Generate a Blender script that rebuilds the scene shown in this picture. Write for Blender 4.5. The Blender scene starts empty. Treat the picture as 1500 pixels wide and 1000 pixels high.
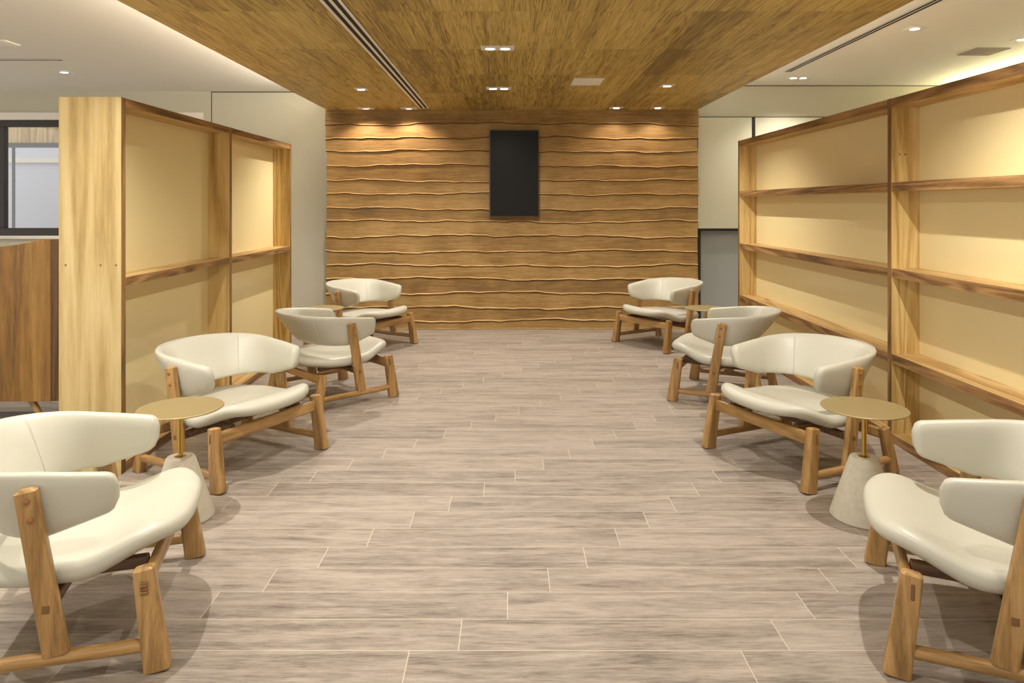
import bpy, bmesh, math, random
from mathutils import Vector, Matrix
random.seed(7)
SC = bpy.context.scene
COL = SC.collection
PI = math.pi

# ------------------------------------------------------------------ camera
F_PX, CAM_H = 1050.0, 1.6
cam_d = bpy.data.cameras.new('camera')
cam = bpy.data.objects.new('camera', cam_d)
COL.objects.link(cam)
cam.location = (0, 0, CAM_H)
cam.rotation_euler = (PI/2, 0, 0)
cam_d.sensor_fit = 'HORIZONTAL'
cam_d.sensor_width = 36.0
cam_d.lens = 36.0*F_PX/1500.0
cam_d.shift_x = 5.0/1500.0
cam_d.shift_y = -200.0/1500.0
cam_d.clip_start = 0.05
SC.camera = cam

# ------------------------------------------------------------------ world, exposure
w = bpy.data.worlds.new('world')
SC.world = w
w.use_nodes = True
bg = w.node_tree.nodes['Background']
bg.inputs['Color'].default_value = (1.0, 0.99, 0.95, 1)
bg.inputs['Strength'].default_value = 0.95
vs = SC.view_settings
vs.view_transform = 'Standard'
vs.look = 'None'
vs.gamma = 1.0
vs.use_curve_mapping = False
vs.exposure = 0.42

CZ = 2.82          # wooden ceiling
CZL, CZR = 3.083, 3.163   # plaster ceilings
YW = 9.23          # log wall face
YP = 9.38          # plain wall face
WARM = (1.0, 0.92, 0.76)
NEUT = (1.0, 0.965, 0.89)

def spot(x, y, z, power, angle=85, blend=0.35, color=NEUT, radius=0.03, tilt=(0, 0)):
    d = bpy.data.lights.new('lamp', 'SPOT')
    d.energy = power
    d.spot_size = math.radians(angle)
    d.spot_blend = blend
    d.color = color
    d.shadow_soft_size = radius
    o = bpy.data.objects.new('downlight_lamp', d)
    o.location = (x, y, z)
    o.rotation_euler = (tilt[0], tilt[1], 0)
    COL.objects.link(o)
    return o

def area(name, loc, rot, sx, sy, power, color=WARM):
    d = bpy.data.lights.new('lamp', 'AREA')
    d.shape = 'RECTANGLE'
    d.size, d.size_y = sx, sy
    d.energy = power
    d.color = color
    o = bpy.data.objects.new(name, d)
    o.location = loc
    o.rotation_euler = rot
    COL.objects.link(o)
    return o

# LED cove strips: beside the wooden canopy and along the right-hand wall, shining up
area('cove_lamp', (-2.28, 4.4, 2.95), (0, math.radians(140), 0), 0.05, 9.0, 110)
area('cove_lamp', (2.36, 4.4, 2.95), (0, math.radians(-140), 0), 0.05, 9.0, 40)
area('cove_lamp', (5.80, 4.6, 2.86), (0, math.radians(180), 0), 0.1, 9.0, 90, (1.0, 0.92, 0.55))

# ------------------------------------------------------------------ materials
def srgb(r, g, b):
    def f(c):
        c /= 255.0
        return c/12.92 if c <= 0.04045 else ((c+0.055)/1.055)**2.4
    return (f(r), f(g), f(b), 1)

def newmat(name):
    m = bpy.data.materials.new(name)
    m.use_nodes = True
    nt = m.node_tree
    b = nt.nodes['Principled BSDF']
    return m, nt, b

def plain(name, col, rough=0.5, metal=0.0, coat=0.0, emit=None, estr=0.0, bump=0.0, bscale=60, var=0.0):
    m, nt, b = newmat(name)
    b.inputs['Base Color'].default_value = col
    b.inputs['Roughness'].default_value = rough
    b.inputs['Metallic'].default_value = metal
    b.inputs['Coat Weight'].default_value = coat
    b.inputs['Coat Roughness'].default_value = 0.12
    if emit:
        b.inputs['Emission Color'].default_value = emit
        b.inputs['Emission Strength'].default_value = estr
    if bump or var:
        tc = nt.nodes.new('ShaderNodeTexCoord')
        n = nt.nodes.new('ShaderNodeTexNoise')
        n.inputs['Scale'].default_value = bscale
        n.inputs['Detail'].default_value = 6
        nt.links.new(tc.outputs['Object'], n.inputs['Vector'])
        if bump:
            bp = nt.nodes.new('ShaderNodeBump')
            bp.inputs['Strength'].default_value = bump
            bp.inputs['Distance'].default_value = 0.004
            nt.links.new(n.outputs['Fac'], bp.inputs['Height'])
            nt.links.new(bp.outputs['Normal'], b.inputs['Normal'])
        if var:
            r = nt.nodes.new('ShaderNodeValToRGB')
            r.color_ramp.elements[0].position = 0.3
            r.color_ramp.elements[1].position = 0.7
            r.color_ramp.elements[0].color = tuple(c*(1-var) for c in col[:3])+(1,)
            r.color_ramp.elements[1].color = tuple(min(1, c*(1+var)) for c in col[:3])+(1,)
            nt.links.new(n.outputs['Fac'], r.inputs['Fac'])
            nt.links.new(r.outputs['Color'], b.inputs['Base Color'])
    return m

def N(nt, typ, **kw):
    n = nt.nodes.new(typ)
    for k, v in kw.items():
        setattr(n, k, v)
    return n

def mathn(nt, op, a, b=None):
    n = nt.nodes.new('ShaderNodeMath')
    n.operation = op
    for i, v in ((0, a), (1, b)):
        if v is None:
            continue
        if isinstance(v, (int, float)):
            n.inputs[i].default_value = v
        else:
            nt.links.new(v, n.inputs[i])
    return n.outputs[0]

def ramp(nt, fac, stops):
    r = nt.nodes.new('ShaderNodeValToRGB')
    els = r.color_ramp.elements
    while len(els) < len(stops):
        els.new(0.5)
    for e, (p, c) in zip(els, stops):
        e.position = p
        e.color = c
    nt.links.new(fac, r.inputs['Fac'])
    return r.outputs['Color']

def mixc(nt, fac, a, b, mode='MIX'):
    n = nt.nodes.new('ShaderNodeMix')
    n.data_type = 'RGBA'
    n.blend_type = mode
    for idx, v in ((0, fac), (6, a), (7, b)):
        if isinstance(v, (int, float)):
            n.inputs[idx].default_value = v
        elif isinstance(v, tuple):
            n.inputs[idx].default_value = v
        else:
            nt.links.new(v, n.inputs[idx])
    return n.outputs[2]

def wood(name, dark, mid, light, axis='Z', scale=1.0, rough=0.45, rings=1.0, contrast=0.5):
    """grain runs along one object axis; a distorted ring pattern gives cathedral figure"""
    m, nt, b = newmat(name)
    tc = N(nt, 'ShaderNodeTexCoord')
    oi = N(nt, 'ShaderNodeObjectInfo')
    off = N(nt, 'ShaderNodeVectorMath', operation='ADD')
    mul = mathn(nt, 'MULTIPLY', oi.outputs['Random'], 17.0)
    nt.links.new(tc.outputs['Object'], off.inputs[0])
    nt.links.new(mul, off.inputs[1])
    sc = {'X': (0.07, 1, 1), 'Y': (1, 0.07, 1), 'Z': (1, 1, 0.07)}[axis]
    mp = N(nt, 'ShaderNodeMapping')
    mp.inputs['Scale'].default_value = tuple(s*scale for s in sc)
    nt.links.new(off.outputs[0], mp.inputs['Vector'])
    n1 = N(nt, 'ShaderNodeTexNoise')
    n1.inputs['Scale'].default_value = 3.4
    n1.inputs['Detail'].default_value = 2
    n1.inputs['Distortion'].default_value = 0.6
    nt.links.new(mp.outputs[0], n1.inputs['Vector'])
    rg = mathn(nt, 'MULTIPLY', n1.outputs['Fac'], 60.0*rings)
    rg = mathn(nt, 'SINE', rg)
    rg = mathn(nt, 'MULTIPLY', rg, 0.5)
    rg = mathn(nt, 'ADD', rg, 0.5)
    n2 = N(nt, 'ShaderNodeTexNoise')
    n2.inputs['Scale'].default_value = 90.0
    n2.inputs['Detail'].default_value = 5
    nt.links.new(mp.outputs[0], n2.inputs['Vector'])
    n3 = N(nt, 'ShaderNodeTexNoise')
    n3.inputs['Scale'].default_value = 14.0
    n3.inputs['Detail'].default_value = 4
    nt.links.new(mp.outputs[0], n3.inputs['Vector'])
    f = mathn(nt, 'MULTIPLY', rg, 0.30*contrast/0.5)
    f2 = mathn(nt, 'MULTIPLY', n2.outputs['Fac'], 0.45)
    f3 = mathn(nt, 'MULTIPLY', n3.outputs['Fac'], 0.55)
    s = mathn(nt, 'ADD', mathn(nt, 'ADD', f, f2), f3)
    c = ramp(nt, s, [(0.38, dark), (0.62, mid), (0.88, light)])
    nt.links.new(c, b.inputs['Base Color'])
    b.inputs['Roughness'].default_value = rough
    bp = N(nt, 'ShaderNodeBump')
    bp.inputs['Strength'].default_value = 0.12
    bp.inputs['Distance'].default_value = 0.002
    nt.links.new(n2.outputs['Fac'], bp.inputs['Height'])
    nt.links.new(bp.outputs['Normal'], b.inputs['Normal'])
    return m

M = {}
CH = (srgb(128, 95, 52), srgb(170, 131, 78), srgb(198, 160, 106))
M['chair_z'] = wood('chair_wood', *CH, axis='Z', scale=2.2, rough=0.38, rings=0.6, contrast=0.3)
M['chair_x'] = wood('chair_wood_lengthwise', *CH, axis='X', scale=2.2, rough=0.38, rings=0.6, contrast=0.3)
M['chair_y'] = wood('chair_wood_crosswise', *CH, axis='Y', scale=2.2, rough=0.38, rings=0.6, contrast=0.3)
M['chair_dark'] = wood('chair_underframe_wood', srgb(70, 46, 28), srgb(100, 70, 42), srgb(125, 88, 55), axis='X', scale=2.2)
M['plug'] = plain('plug_wood', srgb(150, 100, 58), 0.4)
M['tenon'] = plain('tenon_wood', srgb(120, 84, 48), 0.5)
PT = (srgb(168, 132, 72), srgb(206, 172, 106), srgb(224, 196, 136))
M['part_z'] = wood('partition_wood', *PT, axis='Z', scale=1.0, rough=0.5, rings=1.0)
M['part_y'] = wood('partition_wood_lengthwise', srgb(150, 114, 62), srgb(188, 150, 92), srgb(210, 176, 120), axis='Y', scale=1.3, rough=0.5)
M['edge_y'] = wood('partition_edge_lengthwise', srgb(92, 64, 34), srgb(136, 98, 56), srgb(170, 130, 82), axis='Y', scale=1.6, rough=0.55)
M['edge_z'] = wood('partition_edge', srgb(88, 62, 32), srgb(124, 90, 50), srgb(154, 116, 70), axis='Z', scale=1.6, rough=0.55)
M['end_z'] = wood('partition_end_wood', srgb(156, 128, 76), srgb(184, 158, 104), srgb(200, 178, 128), axis='Z', scale=0.9, rough=0.5, rings=0.8, contrast=0.5)
M['screw'] = plain('screw_plug_wood', srgb(120, 88, 50), 0.5)
M['cabinet'] = wood('cabinet_wood', srgb(90, 62, 24), srgb(134, 96, 40), srgb(164, 124, 60), axis='Z', scale=1.1, rough=0.4, rings=0.5, contrast=0.45)
M['cabinet_dark'] = wood('cabinet_side_wood', srgb(70, 44, 18), srgb(92, 62, 26), srgb(110, 76, 36), axis='Z', scale=1.1, rough=0.45)
M['leather'] = plain('off_white_leather', srgb(194, 190, 174), 0.42, bump=0.10, bscale=260)
M['panel'] = plain('cream_glass_panel', srgb(234, 216, 164), 0.38, coat=0.35)
M['brass'] = plain('brushed_brass', srgb(170, 152, 108), 0.5, metal=0.6)
M['brass_stem'] = plain('polished_brass', srgb(205, 172, 92), 0.22, metal=1.0)
M['concrete'] = plain('pale_concrete', srgb(200, 192, 172), 0.75, bump=0.25, bscale=40, var=0.06)
M['plaster'] = plain('white_ceiling_paint', srgb(228, 225, 216), 0.9)
M['wallpaint'] = plain('grey_green_wall_panel', srgb(186, 180, 160), 0.8)
M['seam'] = plain('shadow_gap', srgb(96, 92, 78), 0.9)
M['whitetrim'] = plain('white_painted_trim', srgb(225, 218, 205), 0.6)
M['darkframe'] = plain('dark_bronze_frame', srgb(48, 38, 30), 0.45)
M['whitemetal'] = plain('white_powder_coat', srgb(230, 225, 215), 0.5)
M['black'] = plain('slot_black', srgb(16, 14, 12), 0.7)
M['screen'] = plain('black_screen', srgb(26, 23, 21), 0.35)
M['screen'].node_tree.nodes['Principled BSDF'].inputs['Specular IOR Level'].default_value = 0.2
M['bezel'] = plain('grey_bezel', srgb(84, 80, 76), 0.4)
M['blind'] = plain('blind_fabric', srgb(206, 202, 180), 0.85, bump=0.15, bscale=300)
M['frosted'] = plain('frosted_window_pane', srgb(150, 152, 150), 0.3)
M['lens'] = plain('lamp_lens', srgb(255, 250, 240), 0.4, emit=(1.0, 0.95, 0.86, 1), estr=9.0)
M['lens_dim'] = plain('lamp_lens_dim', srgb(255, 250, 240), 0.4, emit=(1.0, 0.93, 0.82, 1), estr=1.6)
M['outside'] = plain('lavender_exterior_wall', srgb(205, 208, 222), 0.8)
M['rod'] = plain('dark_rod', srgb(30, 32, 36), 0.4)

def glass(name):
    m, nt, b = newmat(name)
    nt.nodes.remove(b)
    out = [n for n in nt.nodes if n.type == 'OUTPUT_MATERIAL'][0]
    t = N(nt, 'ShaderNodeBsdfTransparent')
    g = N(nt, 'ShaderNodeBsdfGlossy')
    g.inputs['Roughness'].default_value = 0.02
    mx = N(nt, 'ShaderNodeMixShader')
    mx.inputs[0].default_value = 0.10
    nt.links.new(t.outputs[0], mx.inputs[1])
    nt.links.new(g.outputs[0], mx.inputs[2])
    nt.links.new(mx.outputs[0], out.inputs['Surface'])
    return m
M['glass'] = glass('window_glass')

def floor_mat():
    m, nt, b = newmat('wood_look_porcelain_planks')
    tc = N(nt, 'ShaderNodeTexCoord')
    sp = N(nt, 'ShaderNodeSeparateXYZ')
    nt.links.new(tc.outputs['Object'], sp.inputs[0])
    X, Y = sp.outputs[0], sp.outputs[1]
    W_, L_ = 0.1945, 1.19
    v = mathn(nt, 'DIVIDE', mathn(nt, 'SUBTRACT', Y, 3.353), W_)
    row = mathn(nt, 'FLOOR', v)
    fv = mathn(nt, 'SUBTRACT', v, row)
    sh = mathn(nt, 'MULTIPLY', mathn(nt, 'ADD', row, 1.0), 0.176)
    u = mathn(nt, 'DIVIDE', mathn(nt, 'SUBTRACT', mathn(nt, 'SUBTRACT', X, 0.348), sh), L_)
    cu = mathn(nt, 'FLOOR', u)
    fu = mathn(nt, 'SUBTRACT', u, cu)
    # distance to the nearest joint, in metres
    dv = mathn(nt, 'MULTIPLY', mathn(nt, 'MINIMUM', fv, mathn(nt, 'SUBTRACT', 1.0, fv)), W_)
    du = mathn(nt, 'MULTIPLY', mathn(nt, 'MINIMUM', fu, mathn(nt, 'SUBTRACT', 1.0, fu)), L_)
    d = mathn(nt, 'MINIMUM', dv, du)
    grout = mathn(nt, 'LESS_THAN', d, 0.0019)
    cid = N(nt, 'ShaderNodeCombineXYZ')
    nt.links.new(row, cid.inputs[0])
    nt.links.new(cu, cid.inputs[1])
    wn = N(nt, 'ShaderNodeTexWhiteNoise', noise_dimensions='3D')
    nt.links.new(cid.outputs[0], wn.inputs['Vector'])
    shift = N(nt, 'ShaderNodeVectorMath', operation='SCALE')
    shift.inputs['Scale'].default_value = 30.0
    nt.links.new(wn.outputs['Color'], shift.inputs[0])
    pos = N(nt, 'ShaderNodeVectorMath', operation='ADD')
    nt.links.new(tc.outputs['Object'], pos.inputs[0])
    nt.links.new(shift.outputs[0], pos.inputs[1])
    mp = N(nt, 'ShaderNodeMapping')
    mp.inputs['Scale'].default_value = (1.3, 11, 1)
    nt.links.new(pos.outputs[0], mp.inputs['Vector'])
    n1 = N(nt, 'ShaderNodeTexNoise')
    n1.inputs['Scale'].default_value = 1.6
    n1.inputs['Detail'].default_value = 9
    n1.inputs['Roughness'].default_value = 0.68
    n1.inputs['Distortion'].default_value = 0.5
    nt.links.new(mp.outputs[0], n1.inputs['Vector'])
    mp2 = N(nt, 'ShaderNodeMapping')
    mp2.inputs['Scale'].default_value = (7, 75, 1)
    nt.links.new(pos.outputs[0], mp2.inputs['Vector'])
    n2 = N(nt, 'ShaderNodeTexNoise')
    n2.inputs['Scale'].default_value = 1.6
    n2.inputs['Detail'].default_value = 6
    n2.inputs['Roughness'].default_value = 0.7
    nt.links.new(mp2.outputs[0], n2.inputs['Vector'])
    s = mathn(nt, 'ADD', mathn(nt, 'MULTIPLY', n1.outputs['Fac'], 0.60), mathn(nt, 'MULTIPLY', n2.outputs['Fac'], 0.40))
    s = mathn(nt, 'ADD', s, mathn(nt, 'MULTIPLY', mathn(nt, 'SUBTRACT', wn.outputs['Value'], 0.5), 0.07))
    c = ramp(nt, s, [(0.34, srgb(102, 92, 83)), (0.44, srgb(142, 130, 118)), (0.54, srgb(165, 152, 139)), (0.70, srgb(183, 171, 157))])
    c = mixc(nt, grout, c, srgb(196, 182, 161))
    nt.links.new(c, b.inputs['Base Color'])
    b.inputs['Roughness'].default_value = 0.5
    b.inputs['Specular IOR Level'].default_value = 0.35
    bp = N(nt, 'ShaderNodeBump')
    bp.inputs['Strength'].default_value = 0.15
    bp.inputs['Distance'].default_value = 0.002
    nt.links.new(s, bp.inputs['Height'])
    nt.links.new(bp.outputs['Normal'], b.inputs['Normal'])
    return m
M['floor'] = floor_mat()

def ceil_mat():
    m, nt, b = newmat('reclaimed_wood_sheets')
    tc = N(nt, 'ShaderNodeTexCoord')
    sp = N(nt, 'ShaderNodeSeparateXYZ')
    nt.links.new(tc.outputs['Object'], sp.inputs[0])
    X, Y = sp.outputs[0], sp.outputs[1]
    # sheets about 0.42 x 1.65 m in straight rows, seam row near the front of the log wall
    v = mathn(nt, 'DIVIDE', mathn(nt, 'SUBTRACT', Y, 6.72), 1.10)
    row = mathn(nt, 'FLOOR', v)
    fv = mathn(nt, 'SUBTRACT', v, row)
    u = mathn(nt, 'DIVIDE', mathn(nt, 'ADD', X, mathn(nt, 'MULTIPLY', row, 0.13)), 0.37)
    cu = mathn(nt, 'FLOOR', u)
    fu = mathn(nt, 'SUBTRACT', u, cu)
    du = mathn(nt, 'MULTIPLY', mathn(nt, 'MINIMUM', fu, mathn(nt, 'SUBTRACT', 1.0, fu)), 0.37)
    dv = mathn(nt, 'MULTIPLY', mathn(nt, 'MINIMUM', fv, mathn(nt, 'SUBTRACT', 1.0, fv)), 1.10)
    seam = mathn(nt, 'LESS_THAN', mathn(nt, 'MINIMUM', du, dv), 0.0016)
    cid = N(nt, 'ShaderNodeCombineXYZ')
    nt.links.new(row, cid.inputs[0])
    nt.links.new(cu, cid.inputs[1])
    wn = N(nt, 'ShaderNodeTexWhiteNoise', noise_dimensions='3D')
    nt.links.new(cid.outputs[0], wn.inputs['Vector'])
    # narrow slats inside each sheet
    su = mathn(nt, 'FLOOR', mathn(nt, 'DIVIDE', X, 0.046))
    cid2 = N(nt, 'ShaderNodeCombineXYZ')
    nt.links.new(su, cid2.inputs[0])
    nt.links.new(row, cid2.inputs[1])
    wn2 = N(nt, 'ShaderNodeTexWhiteNoise', noise_dimensions='3D')
    nt.links.new(cid2.outputs[0], wn2.inputs['Vector'])
    shift = N(nt, 'ShaderNodeVectorMath', operation='SCALE')
    shift.inputs['Scale'].default_value = 25.0
    nt.links.new(wn.outputs['Color'], shift.inputs[0])
    pos = N(nt, 'ShaderNodeVectorMath', operation='ADD')
    nt.links.new(tc.outputs['Object'], pos.inputs[0])
    nt.links.new(shift.outputs[0], pos.inputs[1])
    mp = N(nt, 'ShaderNodeMapping')
    mp.inputs['Scale'].default_value = (11, 0.5, 1)
    nt.links.new(pos.outputs[0], mp.inputs['Vector'])
    n1 = N(nt, 'ShaderNodeTexNoise')
    n1.inputs['Scale'].default_value = 1.3
    n1.inputs['Detail'].default_value = 3
    n1.inputs['Distortion'].default_value = 1.2
    nt.links.new(mp.outputs[0], n1.inputs['Vector'])
    rg = mathn(nt, 'SINE', mathn(nt, 'MULTIPLY', n1.outputs['Fac'], 46.0))
    rg = mathn(nt, 'POWER', mathn(nt, 'ADD', mathn(nt, 'MULTIPLY', rg, 0.5), 0.5), 2.0)
    mp2 = N(nt, 'ShaderNodeMapping')
    mp2.inputs['Scale'].default_value = (66, 1.0, 1)
    nt.links.new(pos.outputs[0], mp2.inputs['Vector'])
    n2 = N(nt, 'ShaderNodeTexNoise')
    n2.inputs['Scale'].default_value = 2.2
    n2.inputs['Detail'].default_value = 6
    nt.links.new(mp2.outputs[0], n2.inputs['Vector'])
    # knots
    mpk = N(nt, 'ShaderNodeMapping')
    mpk.inputs['Scale'].default_value = (4.2, 2.2, 1)
    nt.links.new(pos.outputs[0], mpk.inputs['Vector'])
    vk = N(nt, 'ShaderNodeTexVoronoi')
    vk.inputs['Scale'].default_value = 2.1
    nt.links.new(mpk.outputs[0], vk.inputs['Vector'])
    knot = mathn(nt, 'LESS_THAN', vk.outputs['Distance'], 0.05)
    s = mathn(nt, 'ADD', mathn(nt, 'MULTIPLY', n2.outputs['Fac'], 0.90), mathn(nt, 'MULTIPLY', rg, -0.2))
    wc = N(nt, 'ShaderNodeTexWhiteNoise', noise_dimensions='1D')
    nt.links.new(mathn(nt, 'FLOOR', mathn(nt, 'DIVIDE', X, 0.31)), wc.inputs['W'])
    s = mathn(nt, 'ADD', s, mathn(nt, 'ADD', mathn(nt, 'MULTIPLY', wn.outputs['Value'], 0.16), -0.13))
    s = mathn(nt, 'ADD', s, mathn(nt, 'MULTIPLY', wc.outputs['Value'], 0.18))
    def within(v_, a_, b_):
        return mathn(nt, 'MULTIPLY', mathn(nt, 'GREATER_THAN', v_, a_), mathn(nt, 'LESS_THAN', v_, b_))
    # one wide pale sheet along the middle, one dark knotty sheet to its right
    pale = mathn(nt, 'MULTIPLY', within(X, -0.43, 0.52), mathn(nt, 'LESS_THAN', Y, 6.72))
    darks = mathn(nt, 'MULTIPLY', within(X, 0.67, 1.42), within(Y, 5.62, 6.72))
    s = mathn(nt, 'ADD', s, mathn(nt, 'MULTIPLY', pale, 0.12))
    s = mathn(nt, 'ADD', s, mathn(nt, 'MULTIPLY', darks, -0.14))
    s = mathn(nt, 'ADD', s, mathn(nt, 'MULTIPLY', wn2.outputs['Value'], 0.13))
    c = ramp(nt, s, [(0.22, srgb(116, 93, 46)), (0.42, srgb(164, 138, 70)), (0.60, srgb(194, 168, 94)), (0.8, srgb(212, 188, 116))])
    c = mixc(nt, mathn(nt, 'MULTIPLY', knot, 0.7), c, srgb(80, 48, 22))
    c = mixc(nt, mathn(nt, 'MULTIPLY', seam, 0.5), c, srgb(90, 60, 28))
    nt.links.new(c, b.inputs['Base Color'])
    b.inputs['Roughness'].default_value = 0.5
    return m
M['ceilwood'] = ceil_mat()

def logwall_mat():
    m, nt, b = newmat('live_edge_boards')
    tc = N(nt, 'ShaderNodeTexCoord')
    at = N(nt, 'ShaderNodeAttribute')
    at.attribute_name = 'tone'
    mp = N(nt, 'ShaderNodeMapping')
    mp.inputs['Scale'].default_value = (1.3, 1, 16)
    nt.links.new(tc.outputs['Object'], mp.inputs['Vector'])
    n1 = N(nt, 'ShaderNodeTexNoise')
    n1.inputs['Scale'].default_value = 3.0
    n1.inputs['Detail'].default_value = 7
    n1.inputs['Roughness'].default_value = 0.65
    n1.inputs['Distortion'].default_value = 0.8
    nt.links.new(mp.outputs[0], n1.inputs['Vector'])
    n2 = N(nt, 'ShaderNodeTexNoise')
    n2.inputs['Scale'].default_value = 3.2
    n2.inputs['Detail'].default_value = 4
    nt.links.new(tc.outputs['Object'], n2.inputs['Vector'])
    s = mathn(nt, 'ADD', mathn(nt, 'MULTIPLY', n1.outputs['Fac'], 0.6), mathn(nt, 'MULTIPLY', n2.outputs['Fac'], 0.4))
    s = mathn(nt, 'ADD', s, mathn(nt, 'MULTIPLY', mathn(nt, 'SUBTRACT', at.outputs['Fac'], 0.5), 0.18))
    c = ramp(nt, s, [(0.36, srgb(124, 92, 48)), (0.5, srgb(154, 119, 64)), (0.66, srgb(177, 142, 87))])
    nt.links.new(c, b.inputs['Base Color'])
    b.inputs['Roughness'].default_value = 0.6
    bp = N(nt, 'ShaderNodeBump')
    bp.inputs['Strength'].default_value = 0.5
    bp.inputs['Distance'].default_value = 0.012
    nt.links.new(n1.outputs['Fac'], bp.inputs['Height'])
    nt.links.new(bp.outputs['Normal'], b.inputs['Normal'])
    return m
M['logwall'] = logwall_mat()
M['sapwood_highlight'] = wood('live_edge_sapwood_highlight', srgb(154, 114, 60), srgb(188, 146, 88), srgb(208, 170, 114), axis='X', scale=2.0, rough=0.55)  # paler sapwood tone that also paints the highlight along each lip

M['lip_shade'] = plain('live_edge_lip_shade', srgb(84, 58, 32), 0.8)  # dark tone painting the shadow line under each board's lip

# ------------------------------------------------------------------ mesh helpers
class MB:
    def __init__(self):
        self.v, self.f, self.mi = [], [], []
    def add(self, verts, faces, mi=0):
        o = len(self.v)
        self.v += [tuple(p) for p in verts]
        self.f += [tuple(i+o for i in f) for f in faces]
        self.mi += [mi]*len(faces)
        return self
    def edged(self, x0, x1, y0, y1, z0, z1):
        self.box(x0, x1, y0, y1, z0, z1)
        self.mi[-2:] = [1, 1]     # the two faces across x: edge banding
        return self
    def box(self, x0, x1, y0, y1, z0, z1, mi=0):
        return self.add([(x, y, z) for z in (z0, z1) for y in (y0, y1) for x in (x0, x1)],
                        [(0, 2, 3, 1), (4, 5, 7, 6), (0, 1, 5, 4), (2, 6, 7, 3), (0, 4, 6, 2), (1, 3, 7, 5)], mi)
    def loft(self, loops, caps=True, mi=0, closed=False):
        n = len(loops[0])
        vs_ = [p for l in loops for p in l]
        fs = []
        L = len(loops)
        for i in range(L if closed else L-1):
            a, b_ = i*n, ((i+1) % L)*n
            for k in range(n):
                k2 = (k+1) % n
                fs.append((a+k, a+k2, b_+k2, b_+k))
        if caps and not closed:
            fs.append(tuple(range(n-1, -1, -1)))
            fs.append(tuple((L-1)*n+k for k in range(n)))
        return self.add(vs_, fs, mi)
    def lathe(self, prof, n=48, cx=0, cy=0, mi=0):
        loops = [[(cx+r*math.cos(2*PI*k/n), cy+r*math.sin(2*PI*k/n), z) for k in range(n)] for r, z in prof]
        return self.loft(loops, True, mi)
    def build(self, name, mat, parent=None, smooth=False, bevel=0.0, segs=2, angle=35):
        me = bpy.data.meshes.new(name)
        me.from_pydata(self.v, [], self.f)
        for m_ in (mat if isinstance(mat, (list, tuple)) else [mat]):
            me.materials.append(m_)
        for p, i in zip(me.polygons, self.mi):
            p.material_index = i
        bm = bmesh.new()
        bm.from_mesh(me)
        bmesh.ops.recalc_face_normals(bm, faces=bm.faces)
        if bevel:
            ed = [e for e in bm.edges if len(e.link_faces) == 2 and e.calc_face_angle(0) > 0.6]
            bmesh.ops.bevel(bm, geom=ed, offset=bevel, segments=segs, profile=0.5, affect='EDGES', clamp_overlap=True)
        if smooth:
            for f in bm.faces:
                f.smooth = True
            for e in bm.edges:
                if len(e.link_faces) == 2 and e.calc_face_angle(0) > math.radians(angle):
                    e.smooth = False
        bm.to_mesh(me)
        bm.free()
        o = bpy.data.objects.new(name, me)
        COL.objects.link(o)
        if parent:
            o.parent = parent
        return o

def sq(t, n):
    """superellipse point, exponent n"""
    c, s = math.cos(t), math.sin(t)
    return (math.copysign(abs(c)**(2.0/n), c), math.copysign(abs(s)**(2.0/n), s))

def beam(p0, p1, s0, s1, side, expo=4.5, n=24, chamfer=0.007):
    """rounded bar from p0 to p1; s = (width along side, width across)"""
    p0, p1 = Vector(p0), Vector(p1)
    ax = (p1-p0).normalized()
    sd = Vector(side)
    sd = (sd-ax*sd.dot(ax)).normalized()
    cr = ax.cross(sd)
    L = (p1-p0).length
    st = [(0.0, 1-2*chamfer/min(s0)), (chamfer, 1.0), (L*0.5, 1.0), (L-chamfer, 1.0), (L, 1-2*chamfer/min(s1))]
    loops = []
    for d, k in st:
        t = d/L
        a = (s0[0]*(1-t)+s1[0]*t)/2*k
        b_ = (s0[1]*(1-t)+s1[1]*t)/2*k
        c = p0+ax*d
        loops.append([c+sd*(a*sq(2*PI*i/n, expo)[0])+cr*(b_*sq(2*PI*i/n, expo)[1]) for i in range(n)])
    m = MB()
    m.loft(loops)
    return m

def empty(name, loc=(0, 0, 0), rz=0.0):
    o = bpy.data.objects.new(name, None)
    o.empty_display_size = 0.1
    o.location = loc
    o.rotation_euler = (0, 0, rz)
    COL.objects.link(o)
    return o

def tag(o, label=None, cat=None, group=None, kind=None):
    if label: o['label'] = label
    if cat: o['category'] = cat
    if group: o['group'] = group
    if kind: o['kind'] = kind
    return o

def copy_tree(o, parent=None):
    c = o.copy()
    COL.objects.link(c)
    if parent:
        c.parent = parent
    for ch in list(o.children):
        copy_tree(ch, c)
    return c

def struct(name, mb, mat, **kw):
    o = mb.build(name, mat, **kw)
    o['kind'] = 'structure'
    return o

# ------------------------------------------------------------------ room shell
XL, XR, YN = -9.0, 6.2, -4.0
struct('floor', MB().box(XL, XR, YN, 12.0, -0.1, 0.0), M['floor'])

# wooden ceiling canopy, dropped below the plaster ceilings
struct('ceiling', MB().box(-2.335, 2.42, YN, YW+0.02, CZ, CZ+0.06), M['ceilwood'])
struct('ceiling_left', MB().box(XL, -1.9, YN, YP+0.1, CZL, CZL+0.08), M['plaster'])
struct('ceiling_right', MB().box(1.95, XR, YN, YP+0.1, CZR, CZR+0.08), M['plaster'])
struct('ceiling_upper', MB().box(-1.9, 1.95, YN, YP+0.1, CZR, CZR+0.08), M['plaster'])

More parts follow.
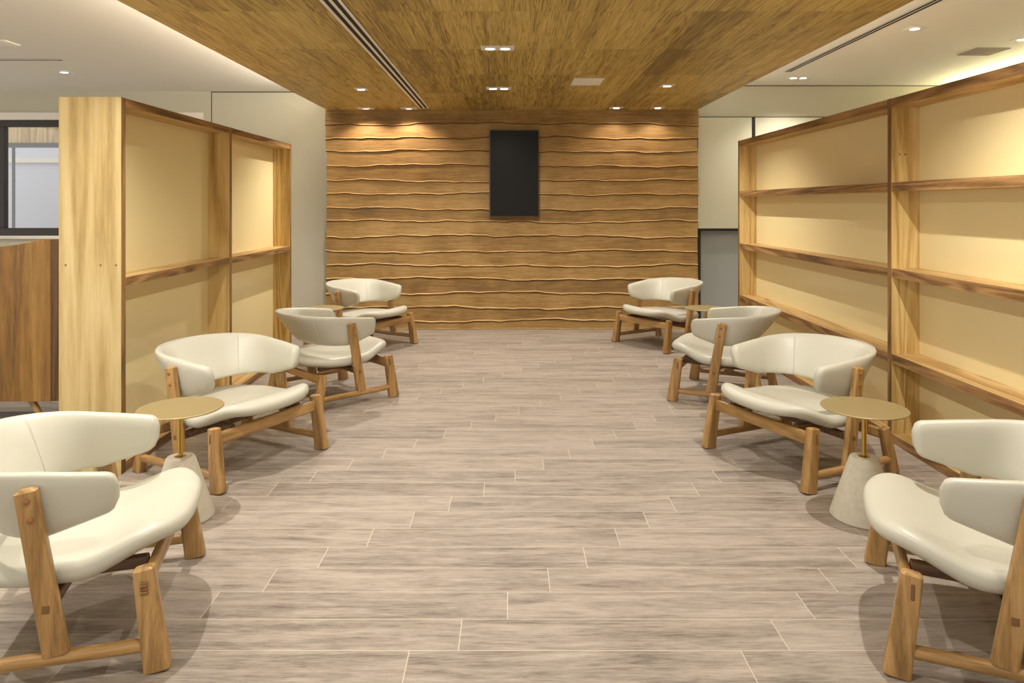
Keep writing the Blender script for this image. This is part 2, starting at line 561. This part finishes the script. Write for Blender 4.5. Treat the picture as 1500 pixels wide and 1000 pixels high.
# log wall: overlapping horizontal boards with wavy live edges (one wall, boards are its surface)
def log_wall():
    xs0, xs1 = -2.347, 2.437
    NX = 150
    edges_px = [182, 202.6, 222.4, 243.5, 265.5, 285, 307, 325, 346.5, 369, 389.6, 409, 430, 451, 470, 485]
    m = MB()
    tones = []
    top = CZ
    rnd = random.Random(3)
    for bi, py in enumerate(edges_px):
        zb = CAM_H-(py-300)*YW/F_PX
        ph = [rnd.uniform(0, 6.28) for _ in range(6)]
        last = bi == len(edges_px)-1
        amp = 0.0 if last else 1.0
        if last:
            zb = 0.0
        e0, e1 = rnd.uniform(-.012, .012), rnd.uniform(-.012, .012)
        cols = []
        for i in range(NX+1):
            t = i/NX
            x = xs0+(xs1-xs0)*t
            dz = amp*(0.011*math.sin(1.4*x+ph[0])+0.009*math.sin(3.1*x+ph[1])+0.006*math.sin(6.7*x+ph[2])
                      + 0.004*math.sin(13*x+ph[3])+0.0025*math.sin(29*x+ph[4]))
            jx = 0.0
            if i == 0: jx = e0
            if i == NX: jx = e1
            zbb = zb+dz
            zt = top+0.02 if bi == 0 else top+0.05
            if bi == 0: zt = CZ
            bulge = 0.004*math.sin(5*x+ph[5])
            X = x+jx
            # section, from hidden top to bottom edge; y is measured from the wall face towards the room
            sec = [(0.000, zt), (0.004, zt-(zt-zbb)*0.45), (0.006+bulge*.5, zbb+0.020), (0.014+bulge*.6, zbb+0.0145),
                   (0.019+bulge*.6, zbb+0.007), (0.016+bulge*.6, zbb+0.001), (0.004, zbb-0.003), (-0.02, zbb+0.004)]
            cols.append([(X, YW-y_, z_) for y_, z_ in sec])
        n = len(cols[0])
        vs_ = [p for c in cols for p in c]
        fa, fb, fc = [], [], []
        for i in range(NX):
            for k in range(n-1):
                f = (i*n+k, (i+1)*n+k, (i+1)*n+k+1, i*n+k+1)
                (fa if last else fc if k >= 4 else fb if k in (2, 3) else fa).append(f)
        o = len(m.v)
        m.v += vs_
        tn = rnd.random()
        tones += [tn]*len(vs_)
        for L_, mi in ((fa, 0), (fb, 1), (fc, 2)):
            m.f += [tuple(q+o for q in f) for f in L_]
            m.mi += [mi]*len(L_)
        # board ends
        for side in (0, NX):
            m.f.append(tuple(o+side*n+k for k in range(n)))
            m.mi.append(0)
        top = zb
    o = len(m.v)
    m.box(xs0+0.012, xs1-0.012, YW-0.002, YP+0.02, 0.0, CZ+0.05)
    tones += [0.5]*8
    me_o = m.build('wall_back', [M['logwall'], M['sapwood_highlight'], M['lip_shade']], smooth=True, angle=50)
    a = me_o.data.attributes.new('tone', 'FLOAT', 'POINT')
    for i, t in enumerate(tones):
        a.data[i].value = t
    me_o['kind'] = 'structure'
log_wall()

# plain wall left of the log wall, with a window opening
WX0, WX1, WZ0, WZ1 = -8.2, -4.02, 1.198, 2.69
mw = MB()
mw.box(XL, WX0, YP, YP+0.1, 0, CZL)
mw.box(WX0, WX1, YP, YP+0.1, 0, WZ0)
mw.box(WX0, WX1, YP, YP+0.1, WZ1, CZL)
mw.box(WX1, -2.2, YP, YP+0.1, 0, CZL)
struct('wall_back_left', mw, M['wallpaint'])
sx = (310-745)*YP/F_PX
ms = MB()
ms.box(sx-0.006, sx+0.006, YP-0.003, YP+0.01, 0, CZL)
ms.box(sx, -2.2, YP-0.003, YP+0.01, CZL-0.015, CZL)
struct('trim_1', ms, M['seam'])

# window 1: white head and sill trim, dark frame, glass, lobby wing beyond
mt = MB()
mt.box(WX0-0.05, WX1+0.03, YP-0.03, YP+0.0, WZ1+0.02, WZ1+0.115)
mt.box(WX0-0.05, WX1+0.03, YP-0.03, YP+0.0, WZ0-0.04, WZ0)
struct('trim_2', mt, M['whitetrim'])
win = empty('window_1', ((WX0+WX1)/2, YP+0.05, WZ0))
win['kind'] = 'structure'
cx_, cy_, cz_ = win.location
def wl(m, x0, x1, y0, y1, z0, z1):
    m.box(x0-cx_, x1-cx_, y0-cy_, y1-cy_, z0-cz_, z1-cz_)
fr = MB()
wl(fr, WX0, WX1, YP-0.02, YP+0.07, WZ1-0.07, WZ1+0.02)
wl(fr, WX0, WX1, YP-0.02, YP+0.07, WZ0, WZ0+0.10)
for x0 in (WX0, -6.70, -5.35, WX1-0.09):
    wl(fr, x0, x0+0.11, YP-0.02, YP+0.07, WZ0+0.10, WZ1-0.07)
fr.build('window_frame', M['darkframe'], win, bevel=0.006)
for x0, x1 in ((WX0+0.11, -6.70), (-6.59, -5.35), (-5.24, WX1-0.09)):
    pn = MB()
    wl(pn, x0, x1, YP+0.02, YP+0.026, WZ0+0.10, WZ1-0.07)
    pn.build('pane', M['glass'], win)

# what stands beyond that window
struct('wall_outer', MB().box(XL, -2.5, 11.9, 12.0, 0, 3.6), M['outside'])
struct('trim_3', MB().box(XL, -2.5, 10.45, 10.55, 2.50, 2.74), M['part_z'])
struct('trim_4', MB().box(XL, -2.5, 10.40, 10.56, 2.44, 2.50), M['darkframe'])
struct('trim_5', MB().box(XL, -2.5, 11.84, 11.9, 2.30, 2.37), M['whitetrim'])
rd = MB().lathe([(0.022, 0), (0.022, 2.48)], 12)
rod = rd.build('window_rod', M['rod'], smooth=True)
rod.location = (-7.32, 10.6, 0.0)
tag(rod, 'thin dark vertical rod seen through the glass of the left window', 'rod')

# right of the log wall: upper band, glazing with roller blinds
mr = MB()
ZB = 2.755
mr.box(2.3, XR, YP, YP+0.1, ZB, CZR)
mr.box(2.3, 2.47, YP, YP+0.1, 0, ZB)
struct('wall_back_right', mr, M['wallpaint'])
struct('trim_6', MB().box(2.45, XR, YP-0.006, YP+0.01, ZB-0.012, ZB), M['seam'])
struct('trim_7', MB().box(2.45, XR, YP-0.006, YP+0.01, CZR-0.012, CZR), M['seam'])
w2 = empty('window_2', (3.2, YP+0.08, 0))
w2['kind'] = 'structure'
f2 = MB()
for x0 in (2.47, 3.155, 4.6, 6.1):
    f2.box(x0-3.2, x0+0.05-3.2, -0.06, 0.02, 0, ZB)
f2.box(2.47-3.2, 6.15-3.2, -0.06, 0.02, 0, 0.08)
f2.build('window_frame', M['darkframe'], w2)
for x0, x1 in ((2.52, 3.155), (3.205, 4.6), (4.65, 6.1)):
    p2 = MB()
    p2.box(x0-3.2, x1-3.2, -0.02, -0.012, 0.08, ZB)
    p2.build('pane', M['frosted'], w2)

def blind(x0, x1, z0, label):
    b = empty('roller_blind', ((x0+x1)/2, YP-0.02, z0))
    hw = (x1-x0)/2
    MB().box(-hw, hw, -0.002, 0.002, 0.03, ZB-0.014-z0).build('blind_fabric', M['blind'], b)
    MB().box(-hw, hw, -0.012, 0.012, 0.0, 0.032).build('bottom_bar', M['black'], b, bevel=0.004)
    tag(b, label, 'blind', 'roller blinds on the right windows')
blind(2.472, 3.176, 1.262, 'pale roller blind next to the wooden back wall, black bottom bar showing')
blind(3.222, 4.62, 1.262, 'pale roller blind rising behind the right shelf partition, beyond the dark mullion')

# right side wall with light cove
struct('wall_right', MB().box(XR, XR+0.1, YN, 9.5, 0, 3.3), M['wallpaint'])
struct('trim_8', MB().box(5.55, XR, YN, YP, 2.75, 2.80).box(5.55, 5.58, YN, YP, 2.80, 2.84), M['plaster'])

# ------------------------------------------------------------------ ceiling fittings
def downlight(x, y, z, n, label, w=0.13, lens='lens', group='recessed downlights', d=0.15):
    o = empty('ceiling_light', (x, y, z))
    tot = w*n
    fr = MB()
    r = 0.043
    # flat trim plate with a raised rim
    fr.box(-tot/2, tot/2, -d/2, d/2, -0.006, 0.0)
    fr.build('trim_plate', M['whitemetal'], o, bevel=0.002)
    for i in range(n):
        cx = (i-(n-1)/2)*w*0.9
        MB().lathe([(r+0.004, -0.0062), (r+0.004, -0.010), (r-0.003, -0.0105), (r-0.003, -0.0062)], 24, cx, 0).build('bezel_ring', M['whitemetal'], o, smooth=True)
        MB().lathe([(r-0.003, -0.0062), (r-0.003, -0.0085), (0.006, -0.0095)], 24, cx, 0).build('lens', M[lens], o, smooth=True)
    tag(o, label, 'ceiling light', group)
    return o

G1 = 'downlights in the wooden ceiling'
downlight(-0.085, 5.57, CZ, 2, 'white twin downlight in the wooden ceiling, nearest the camera, rectangular plate', lens='lens_dim', group=G1)
downlight(-0.105, 7.49, CZ, 2, 'bright twin downlight in the wooden ceiling just above and before the wall screen', group=G1)
downlight(-1.55, 7.535, CZ, 1, 'bright single downlight in wooden ceiling left of the long slot diffuser', group=G1)
downlight(1.62, 7.32, CZ, 1, 'bright single downlight near right edge of the wooden ceiling', group=G1)
downlight(-1.80, 9.05, CZ, 1, 'wall-washing downlight against the log wall, leftmost of the four', lens='lens_dim', group=G1, w=0.2)
downlight(-1.26, 9.05, CZ, 1, 'wall-washing downlight against the log wall, beside the slot diffuser end', lens='lens_dim', group=G1, w=0.2)
downlight(1.35, 8.98, CZ, 1, 'wall-washing downlight against the log wall, second from its right end', group=G1, w=0.17)
downlight(1.87, 8.98, CZ, 1, 'wall-washing downlight against the log wall, closest to its right end', group=G1, w=0.17)
G2 = 'downlights in the plaster ceilings'
downlight(-4.95, 7.985, CZL, 1, 'bright downlight in the left white ceiling above the window', group=G2)
downlight(3.59, 6.336, CZR, 1, 'bright downlight in the right white ceiling beside the dark slot', group=G2)
downlight(3.555, 8.80, CZR, 2, 'twin downlight in the right white ceiling near its back wall', group=G2)
downlight(4.836, 6.75, CZR, 1, 'bright downlight in the right white ceiling at the far right edge', group=G2)

# lamps of those fittings and of the rest of the room's rows (outside the frame)
for x, y, p in ((-0.105, 7.49, 330), (-0.085, 5.57, 25), (-0.09, 3.55, 300), (-0.09, 1.6, 300),
                (-1.55, 7.535, 240), (1.62, 7.32, 240), (-1.75, 3.55, 260), (1.85, 3.55, 260),
                (-1.75, 1.2, 40), (1.85, 1.2, 40)):
    side = abs(x) > 1
    spot(x, y, CZ-0.02, p*(0.52 if side else 0.26), 130 if side else 165, 0.8, radius=0.018)
for x, y, p in ((-1.80, 8.98, 19), (-1.26, 8.98, 19), (1.35, 8.96, 9), (1.87, 8.96, 9)):
    spot(x, y, CZ-0.02, p, 130, 0.45, (1.0, 0.80, 0.64))
for x, y, z in ((-4.95, 7.985, CZL), (3.59, 6.336, CZR), (3.555, 8.80, CZR), (4.836, 6.75, CZR), (-4.2, 4.6, CZL), (-3.6, 2.6, CZL), (3.59, 3.4, CZR), (3.59, 1.2, CZR), (-4.4, 0.5, CZL)):
    spot(x, y, z-0.02, 60 if y > 8.5 else 130, 125, 0.7)

def slot(name, label, x0, x1, y0, y1, z, nslots, along, cat='air vent', group=None, rim=0.012, lift=0.006):
    o = empty(name, ((x0+x1)/2, (y0+y1)/2, z))
    hx, hy = (x1-x0)/2, (y1-y0)/2
    back = MB().box(-hx, hx, -hy, hy, -0.004, -0.001)
    back.build('slot_opening', M['black'], o)
    if along == 'Y':
        for i in range(nslots+1):
            c = -hx+rim/2+i*(2*hx-rim)/nslots
            MB().box(c-rim/2, c+rim/2, -hy, hy, -lift, -0.001).build('bar', M['whitemetal'], o)
        for s in (-1, 1):
            MB().box(-hx, hx, s*hy-0.01, s*hy+0.01, -lift, -0.001).build('end_cap', M['whitemetal'], o)
    else:
        for i in range(nslots+1):
            c = -hy+rim/2+i*(2*hy-rim)/nslots
            MB().box(-hx, hx, c-rim/2, c+rim/2, -lift, -0.001).build('bar', M['whitemetal'], o)
    tag(o, label, cat, group)
slot('slot_diffuser', 'long twin-slot air diffuser with white bars in the wooden ceiling', -1.125, -0.995, 2.0, 9.02, CZ, 2, 'Y', rim=0.022)
slot('slot_diffuser', 'long dark slot diffuser in the right white ceiling beside the wooden canopy', 3.23, 3.32, 2.0, 8.42, CZR, 2, 'Y', rim=0.010, lift=0.0045)
slot('slot_diffuser', 'short dark slot in the left white ceiling by the edge', -6.2, -4.58, 7.29, 7.38, CZL, 1, 'X', rim=0.025)

def grille(name, label, x, y, z, sx_, sy_, mat, cat, n=6):
    o = empty(name, (x, y, z))
    MB().box(-sx_/2, sx_/2, -sy_/2, sy_/2, -0.012, 0).build('frame', mat, o, bevel=0.003)
    sl = MB()
    for i in range(n):
        c = -sy_*0.42+i*sy_*0.84/(n-1)
        sl.box(-sx_*0.43, sx_*0.43, c-0.006, c+0.006, -0.016, -0.012)
    sl.build('louvre', mat, o)
    tag(o, label, cat)
grille('access_plate', 'plain white square plate in the wooden ceiling, no lamp in it', 0.775, 7.07, CZ, 0.295, 0.36, M['whitemetal'], 'plate', 5)
M['greyvent'] = plain('grey_vent', srgb(150, 142, 128), 0.7)
grille('ceiling_vent', 'square grey air vent in the right white ceiling', 4.83, 7.29, CZR, 0.33, 0.33, M['greyvent'], 'air vent')
grille('ceiling_vent', 'small square air vent in the left white ceiling at the photo edge', -4.62, 6.54, CZL, 0.2, 0.2, M['whitemetal'], 'air vent')

# ------------------------------------------------------------------ wall screen
tv = empty('wall_screen', (0.07, 9.17, 2.005))
tw, th = 0.627, 1.107
MB().box(-tw/2, tw/2, -0.025, 0.035, -th/2, th/2).build('screen_housing', M['bezel'], tv, bevel=0.004)
MB().box(-tw/2+0.010, tw/2-0.004, -0.028, -0.024, -th/2+0.006, th/2-0.012).build('screen', M['screen'], tv)
tag(tv, 'black portrait screen hung on the wooden back wall', 'screen')

# ------------------------------------------------------------------ shelf partitions
def partition(label, xface, sgn, ys, ztop, shelf_z, depth, tb=0.05, near_end=True):
    """xface: front plane towards the aisle, sgn: direction away from the aisle, ys: upright centres"""
    o = empty('shelf_partition', (xface+sgn*depth/2, ys[0], 0))
    ox, oy = o.location.x, o.location.y
    xa, xb = sorted((xface, xface+sgn*depth))
    up = 0.05
    for i, y in enumerate(ys):
        first = i == 0
        m_ = MB().edged(xa-ox, xb-ox, y-up/2-oy, y+up/2-oy, 0.0, ztop)
        u = m_.build('upright', [M['end_z'] if first and near_end else M['part_z'], M['edge_z']], o)
        if first and near_end:
            for fx in (0.10, 0.60, 0.82):
                s = MB().lathe([(0.006, 0), (0.006, 0.002)], 12)
                so = s.build('screw_cap', M['screw'], u)
                so.location = (xa-ox+fx*depth*1.12, y-up/2-oy, 1.243)
                so.rotation_euler = (PI/2, 0, 0)
        elif i == 1 and not near_end:
            for fx in (0.055, 0.092):
                s = MB().lathe([(0.006, 0), (0.006, 0.002)], 12)
                so = s.build('screw_cap', M['screw'], u)
                so.location = (xface+sgn*fx-ox, y-up/2-oy, 1.94)
                so.rotation_euler = (PI/2, 0, 0)
    zs = [0.06]+list(shelf_z)+[ztop]
    for a, b_ in zip(ys[:-1], ys[1:]):
        y0, y1 = a+up/2-oy, b_-up/2-oy
        for k, z in enumerate(zs):
            nm = 'base_board' if k == 0 else 'top_board' if k == len(zs)-1 else 'shelf'
            t = 0.06 if k == 0 else tb
            MB().edged(xa+0.002-ox, xb-0.002-ox, y0, y1, z-t, z-(0.001 if k == len(zs)-1 else 0)).build(nm, [M['part_y'], M['edge_y']], o)
        for z0, z1 in zip(zs[:-1], zs[1:]):
            MB().box(-0.006, 0.006, y0, y1, z0, z1-tb).build('cream_panel', M['panel'], o)
    tag(o, label, 'shelf partition')
    return o
partition('lower two-tier wooden shelf partition with cream panels behind the left armchairs', -2.297, -1, (4.275, 5.926, 7.555), 2.24, (1.165,), 0.37)
partition('taller four-tier wooden shelf partition with cream panels behind the right armchairs', 2.58, 1, (1.65, 4.855, 8.035), 2.318, (0.597, 1.172, 1.752), 0.39, tb=0.06, near_end=False)

# ------------------------------------------------------------------ cabinet behind the left partition
cb = empty('wooden_cabinet', (-3.75, 5.2, 0))
k_ = 5.2/F_PX
top_pts = [(-170, 366), (0, 361), (26, 358), (40, 355), (61, 351), (74, 350)]
pts = [((px-745)*k_+3.75, CAM_H-(py-300)*k_) for px, py in top_pts]
bz = CAM_H-288*k_
loop = [(x, z) for x, z in pts]+[(pts[-1][0], bz), (pts[0][0], bz)]
MB().loft([[(x, 0.0, z) for x, z in loop], [(x, 0.022, z) for x, z in loop]]).build('front_panel', M['cabinet'], cb, bevel=0.003)
x0c, x1c = pts[0][0], pts[-1][0]+0.055
MB().box(x0c, pts[-1][0], 0.0225, 0.5, bz+0.01, pts[0][1]-0.01).box(pts[-1][0]+0.001, x1c, 0.0, 0.5, bz+0.004, pts[-1][1]-0.001).build('carcass', M['cabinet_dark'], cb, bevel=0.003)
for x_, lean in ((x0c+0.12, -0.1), (x1c-0.26, 0.14)):
    for y_, ly in ((0.08, -0.03), (0.42, 0.03)):
        beam((x_+lean, y_+ly, 0), (x_, y_, bz+0.012), (0.03, 0.03), (0.045, 0.045), (1, 0, 0)).build('leg', M['chair_z'], cb, smooth=True)
MB().box(x1c-0.34, x1c-0.05, 0.06, 0.44, bz-0.012, bz+0.012).build('leg_plate', M['cabinet_dark'], cb)
tag(cb, 'wooden cabinet on slanted legs partly hidden behind the left shelf partition', 'cabinet')

# ------------------------------------------------------------------ armchair (local +X is its front, origin between the front feet)
def seat_mesh():
    """moulded pad: flat towards the rear, the front lip curling up"""
    m = MB()
    n = 96
    cx, hw, df, dr = -0.33, 0.379, 0.405, 0.385
    def pt(t, k):
        c, s = math.cos(t), math.sin(t)
        e = 3.1 if c > 0 else 3.2
        r = (abs(c)**e+abs(s)**e)**(-1.0/e)
        x, y = r*c, r*s
        x *= df if c > 0 else dr
        yw = hw*(1.0 if x > -0.05 else 1.0-0.15*((-x-0.05)/0.335)**1.5)
        return cx+x*k, y*yw*k
    def sm(t):
        t = max(0.0, min(1.0, t))
        return t*t*(3-2*t)
    def zb(x, y):
        q = abs(y)/hw
        lip = (0.068+0.018*q*q)*sm((x+0.27)/0.27)
        rear = 0.012*sm((-0.5-x)/0.2)
        return 0.302+lip+rear+0.006*q*q
    th = 0.072
    loops = []
    prof = [(0.03, 0), (0.15, 0), (0.3, 0), (0.42, 0), (0.55, 0), (0.66, 0), (0.76, 0), (0.84, 0), (0.90, 0.001), (0.94, 0.004), (0.975, 0.012), (0.994, 0.024), (1.0, 0.038),
            (0.992, 0.052), (0.97, 0.064), (0.93, th), (0.8, th), (0.6, th), (0.35, th), (0.03, th)]
    for k, d in prof:
        l = []
        for i in range(n):
            x, y = pt(2*PI*i/n, k)
            crown = 0.006*(1-min(1, k)**2) if d < 0.01 else 0
            l.append((x, y, zb(x, y)+th+crown-d))
        loops.append(l)
    m.loft(loops)
    return m

def back_mesh():
    """C-shaped padded band: right arm tip, round the back, to the left arm tip"""
    m = MB()
    path = []
    xa = -0.135
    # plan curve of the mid-line
    NS = 90
    pts = []
    us = [-1+2*i/NS for i in range(NS+1) if abs(abs(-1+2*i/NS)-0.30) > 0.013]
    us = sorted(us+[g+d for g in (-0.30, 0.30) for d in (-0.010, -0.004, 0.0, 0.004, 0.010)])
    NS = len(us)-1
    for u in us:
        a = abs(u)
        if a > 0.62:
            k = (a-0.62)/0.38
            x = -0.385+(xa+0.385)*k
            y = 0.352-0.018*k*k
        else:
            t = a/0.62*PI/2
            s_, c_ = math.sin(t), math.cos(t)
            x = -0.385-0.288*c_**0.94
            y = 0.352*s_**0.86
        pts.append((x, math.copysign(y, u) if u else 0.0, a))
    loops = []
    n = 28
    for i, (x, y, a) in enumerate(pts):
        p, q = pts[max(0, i-1)], pts[min(NS, i+1)]
        tx, ty = q[0]-p[0], q[1]-p[1]
        L = math.hypot(tx, ty)
        tx, ty = tx/L, ty/L
        nx, ny = ty, -tx          # outward in plan
        if nx*(x+0.33)+ny*y < 0:
            nx, ny = -nx, -ny
        d_tip = (1-a)/0.38*0.25   # metres back from the tip
        rear = max(0.0, 1-a/0.62)
        rr = rear**1.0
        ztop = 0.668+0.030*min(1, d_tip/0.25)+0.034*math.sin(rr*PI/2)
        zbot = 0.535-0.065*min(1, d_tip/0.22)-0.000*rr
        th = 0.066+0.006*rr
        lean = 0.012+0.095*math.sin(rr*PI/2)**1.2
        endk = 1.0
        R = 0.04
        if d_tip < R:
            endk = math.sqrt(max(0.0, 1-((R-d_tip)/R)**2))
        hh = (ztop-zbot)/2
        zc = (ztop+zbot)/2
        hh2 = hh-(1-endk)*R
        tt = th/2*(0.45+0.55*endk)
        groove = 1.0
        for gs in (-0.30, 0.30):
            if abs(us[i]-gs) < 0.001:
                groove = 0.90
        loop = []
        for k in range(n):
            c, s = sq(2*PI*k/n, 3.2)
            dz = s*hh2
            off = c*tt*groove + lean*(dz/hh)
            loop.append((x+nx*off, y+ny*off, zc+dz))
        loops.append(loop)
    m.loft(loops)
    return m

def make_chair():
    o = empty('lounge_armchair')
    seat_mesh().build('seat', M['leather'], o, smooth=True, angle=60)
    back_mesh().build('backrest', M['leather'], o, smooth=True, angle=60)
    for s in (-1, 1):
        l = beam((0.004, s*0.412, 0), (-0.045, s*0.398, 0.352), (0.088, 0.060), (0.068, 0.050), (1, 0, 0), expo=5.0, chamfer=0.006).build('leg', M['chair_z'], o, smooth=True)
        t = beam((-0.043, s*0.4215, 0.268), (-0.045, s*0.4185, 0.322), (0.016, 0.018), (0.016, 0.018), (1, 0, 0), expo=2.6, chamfer=0.002).build('tenon', M['tenon'], l, smooth=True)
        r = beam((-0.688, s*0.408, 0), (-0.640, s*0.385, 0.275), (0.074, 0.058), (0.060, 0.050), (1, 0, 0), expo=4.5, chamfer=0.006).build('leg', M['chair_z'], o, smooth=True)
        beam((-0.655, s*0.408, 0.088), (-0.030, s*0.408, 0.088), (0.044, 0.040), (0.044, 0.040), (0, 0, 1), expo=2.4, chamfer=0.003).build('stretcher', M['chair_x'], o, smooth=True)
        p = beam((-0.305, s*0.409, 0.094), (-0.398, s*0.409, 0.662), (0.078, 0.042), (0.068, 0.040), (1, 0, 0), expo=5.5, chamfer=0.010).build('arm_post', M['chair_z'], o, smooth=True)
        for z in (0.625, 0.562):
            x = -0.305-0.093*(z-0.094)/0.568
            pg = MB().lathe([(0.0105, -0.004), (0.0105, 0.004), (0.008, 0.0065), (0.003, 0.0075)], 16).build('plug', M['plug'], p, smooth=True)
            pg.location = (x+0.004, s*0.4285, z)
            pg.rotation_euler = (-s*PI/2, 0, 0)
        x = -0.305-0.093*(0.262-0.094)/0.568
        sqp = MB().box(-0.011, 0.011, -0.003, 0.003, -0.013, 0.013).build('tenon', M['tenon'], p, bevel=0.001)
        sqp.location = (x, s*0.4290, 0.262)
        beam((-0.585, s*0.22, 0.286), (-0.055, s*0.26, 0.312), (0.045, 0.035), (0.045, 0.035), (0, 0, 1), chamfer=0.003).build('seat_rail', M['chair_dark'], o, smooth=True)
    beam((-0.040, -0.39, 0.285), (-0.040, 0.39, 0.285), (0.072, 0.032), (0.072, 0.032), (0, 0, 1), expo=4, chamfer=0.003).build('front_rail', M['chair_y'], o, smooth=True)
    beam((-0.645, -0.38, 0.232), (-0.645, 0.38, 0.232), (0.060, 0.032), (0.060, 0.032), (0, 0, 1), expo=4, chamfer=0.003).build('rear_rail', M['chair_y'], o, smooth=True)
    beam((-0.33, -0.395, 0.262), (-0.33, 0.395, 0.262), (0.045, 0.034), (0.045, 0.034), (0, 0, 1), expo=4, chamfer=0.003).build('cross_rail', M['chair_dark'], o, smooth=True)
    return o

chair0 = make_chair()
spots = [
    (-1.322, 2.870, 15.3, 'cream armchair at front left, cut by the left photo edge, turned slightly away'),
    (-1.422, 4.343, -28.0, 'cream armchair second on the left, angled to the camera beside the brass table'),
    (-1.243, 6.290, 43.0, 'cream armchair third on the left, turned away showing its shaded back'),
    (-1.317, 7.930, -32.8, 'cream armchair farthest left, by the wooden wall, angled to the camera'),
    (1.483, 2.823, 157.5, 'cream armchair at front right, cut by the right photo edge, turned slightly away'),
    (1.496, 4.356, 205.0, 'cream armchair second on the right, angled to the camera beside the brass table'),
    (1.525, 6.226, 153.4, 'cream armchair third on the right, turned away showing its shaded back'),
    (1.480, 8.053, 212.8, 'cream armchair farthest right, by the wooden wall, angled to the camera'),
]
for i, (x, y, a, lab) in enumerate(spots):
    c = chair0 if i == 0 else copy_tree(chair0)
    c.location = (x, y, 0)
    c.rotation_euler = (0, 0, math.radians(a))
    tag(c, lab, 'armchair', 'cream leather armchairs along both sides')

# small carved maker's mark on the near front leg of the front-left armchair
lg = [c for c in chair0.children if c.name.split('.')[0] == 'leg' and min(v.co.y for v in c.data.vertices) < -0.3 and max(v.co.x for v in c.data.vertices) > -0.1][0]
mk = MB()
def stroke(x0, z0, x1, z1, wd=0.0022):
    d = Vector((x1-x0, 0, z1-z0))
    p = Vector((-d.z, 0, d.x)).normalized()*wd/2
    a_, b2 = Vector((x0, 0, z0)), Vector((x1, 0, z1))
    q = [a_-p, b2-p, b2+p, a_+p]
    mk.loft([[(v.x, -0.0012, v.z) for v in q], [(v.x, 0.002, v.z) for v in q]])
for k in range(4):
    z0 = 0.012*k
    stroke(-0.012, z0, 0.012, z0)
    stroke(0.012, z0, 0.012, z0+0.008)
    if k % 2: stroke(-0.012, z0+0.008, 0.004, z0+0.008)
mko = mk.build('carved_mark', M['tenon'], lg)
for c in list(lg.children):
    if c is not mko: bpy.data.objects.remove(c)
mko.location = (-0.037, -0.4300, 0.270)
mko.rotation_euler = (0.03, 0.0, 0)

# ------------------------------------------------------------------ side tables
def make_table():
    o = empty('side_table')
    MB().lathe([(0.02, 0.0), (0.158, 0.0), (0.163, 0.006), (0.163, 0.012), (0.072, 0.300), (0.066, 0.310), (0.058, 0.312), (0.030, 0.312), (0.028, 0.300)], 64).build('cone_base', M['concrete'], o, smooth=True)
    MB().lathe([(0.028, 0.300), (0.028, 0.308), (0.012, 0.309)], 24).build('collar', M['brass_stem'], o, smooth=True)
    MB().lathe([(0.0125, 0.30), (0.0125, 0.556)], 24).build('stem', M['brass_stem'], o, smooth=True)
    MB().lathe([(0.02, 0.5555), (0.205, 0.5555), (0.2085, 0.5580), (0.2085, 0.5610), (0.206, 0.5635), (0.02, 0.5635)], 96).build('tabletop', M['brass'], o, smooth=True)
    return o
t0 = make_table()
for i, (x, y, lab) in enumerate([
        (-1.682, 3.676, 'round brass-topped side table on a concrete cone, between the two near left armchairs'),
        (1.824, 3.676, 'round brass-topped side table on a concrete cone, between the two near right armchairs'),
        (-1.87, 7.22, 'round brass-topped side table mostly hidden behind the third left armchair'),
        (1.985, 7.22, 'round brass-topped side table mostly hidden behind the third right armchair')]):
    t = t0 if i == 0 else copy_tree(t0)
    t.location = (x, y, 0)
    tag(t, lab, 'side table', 'brass-topped side tables')
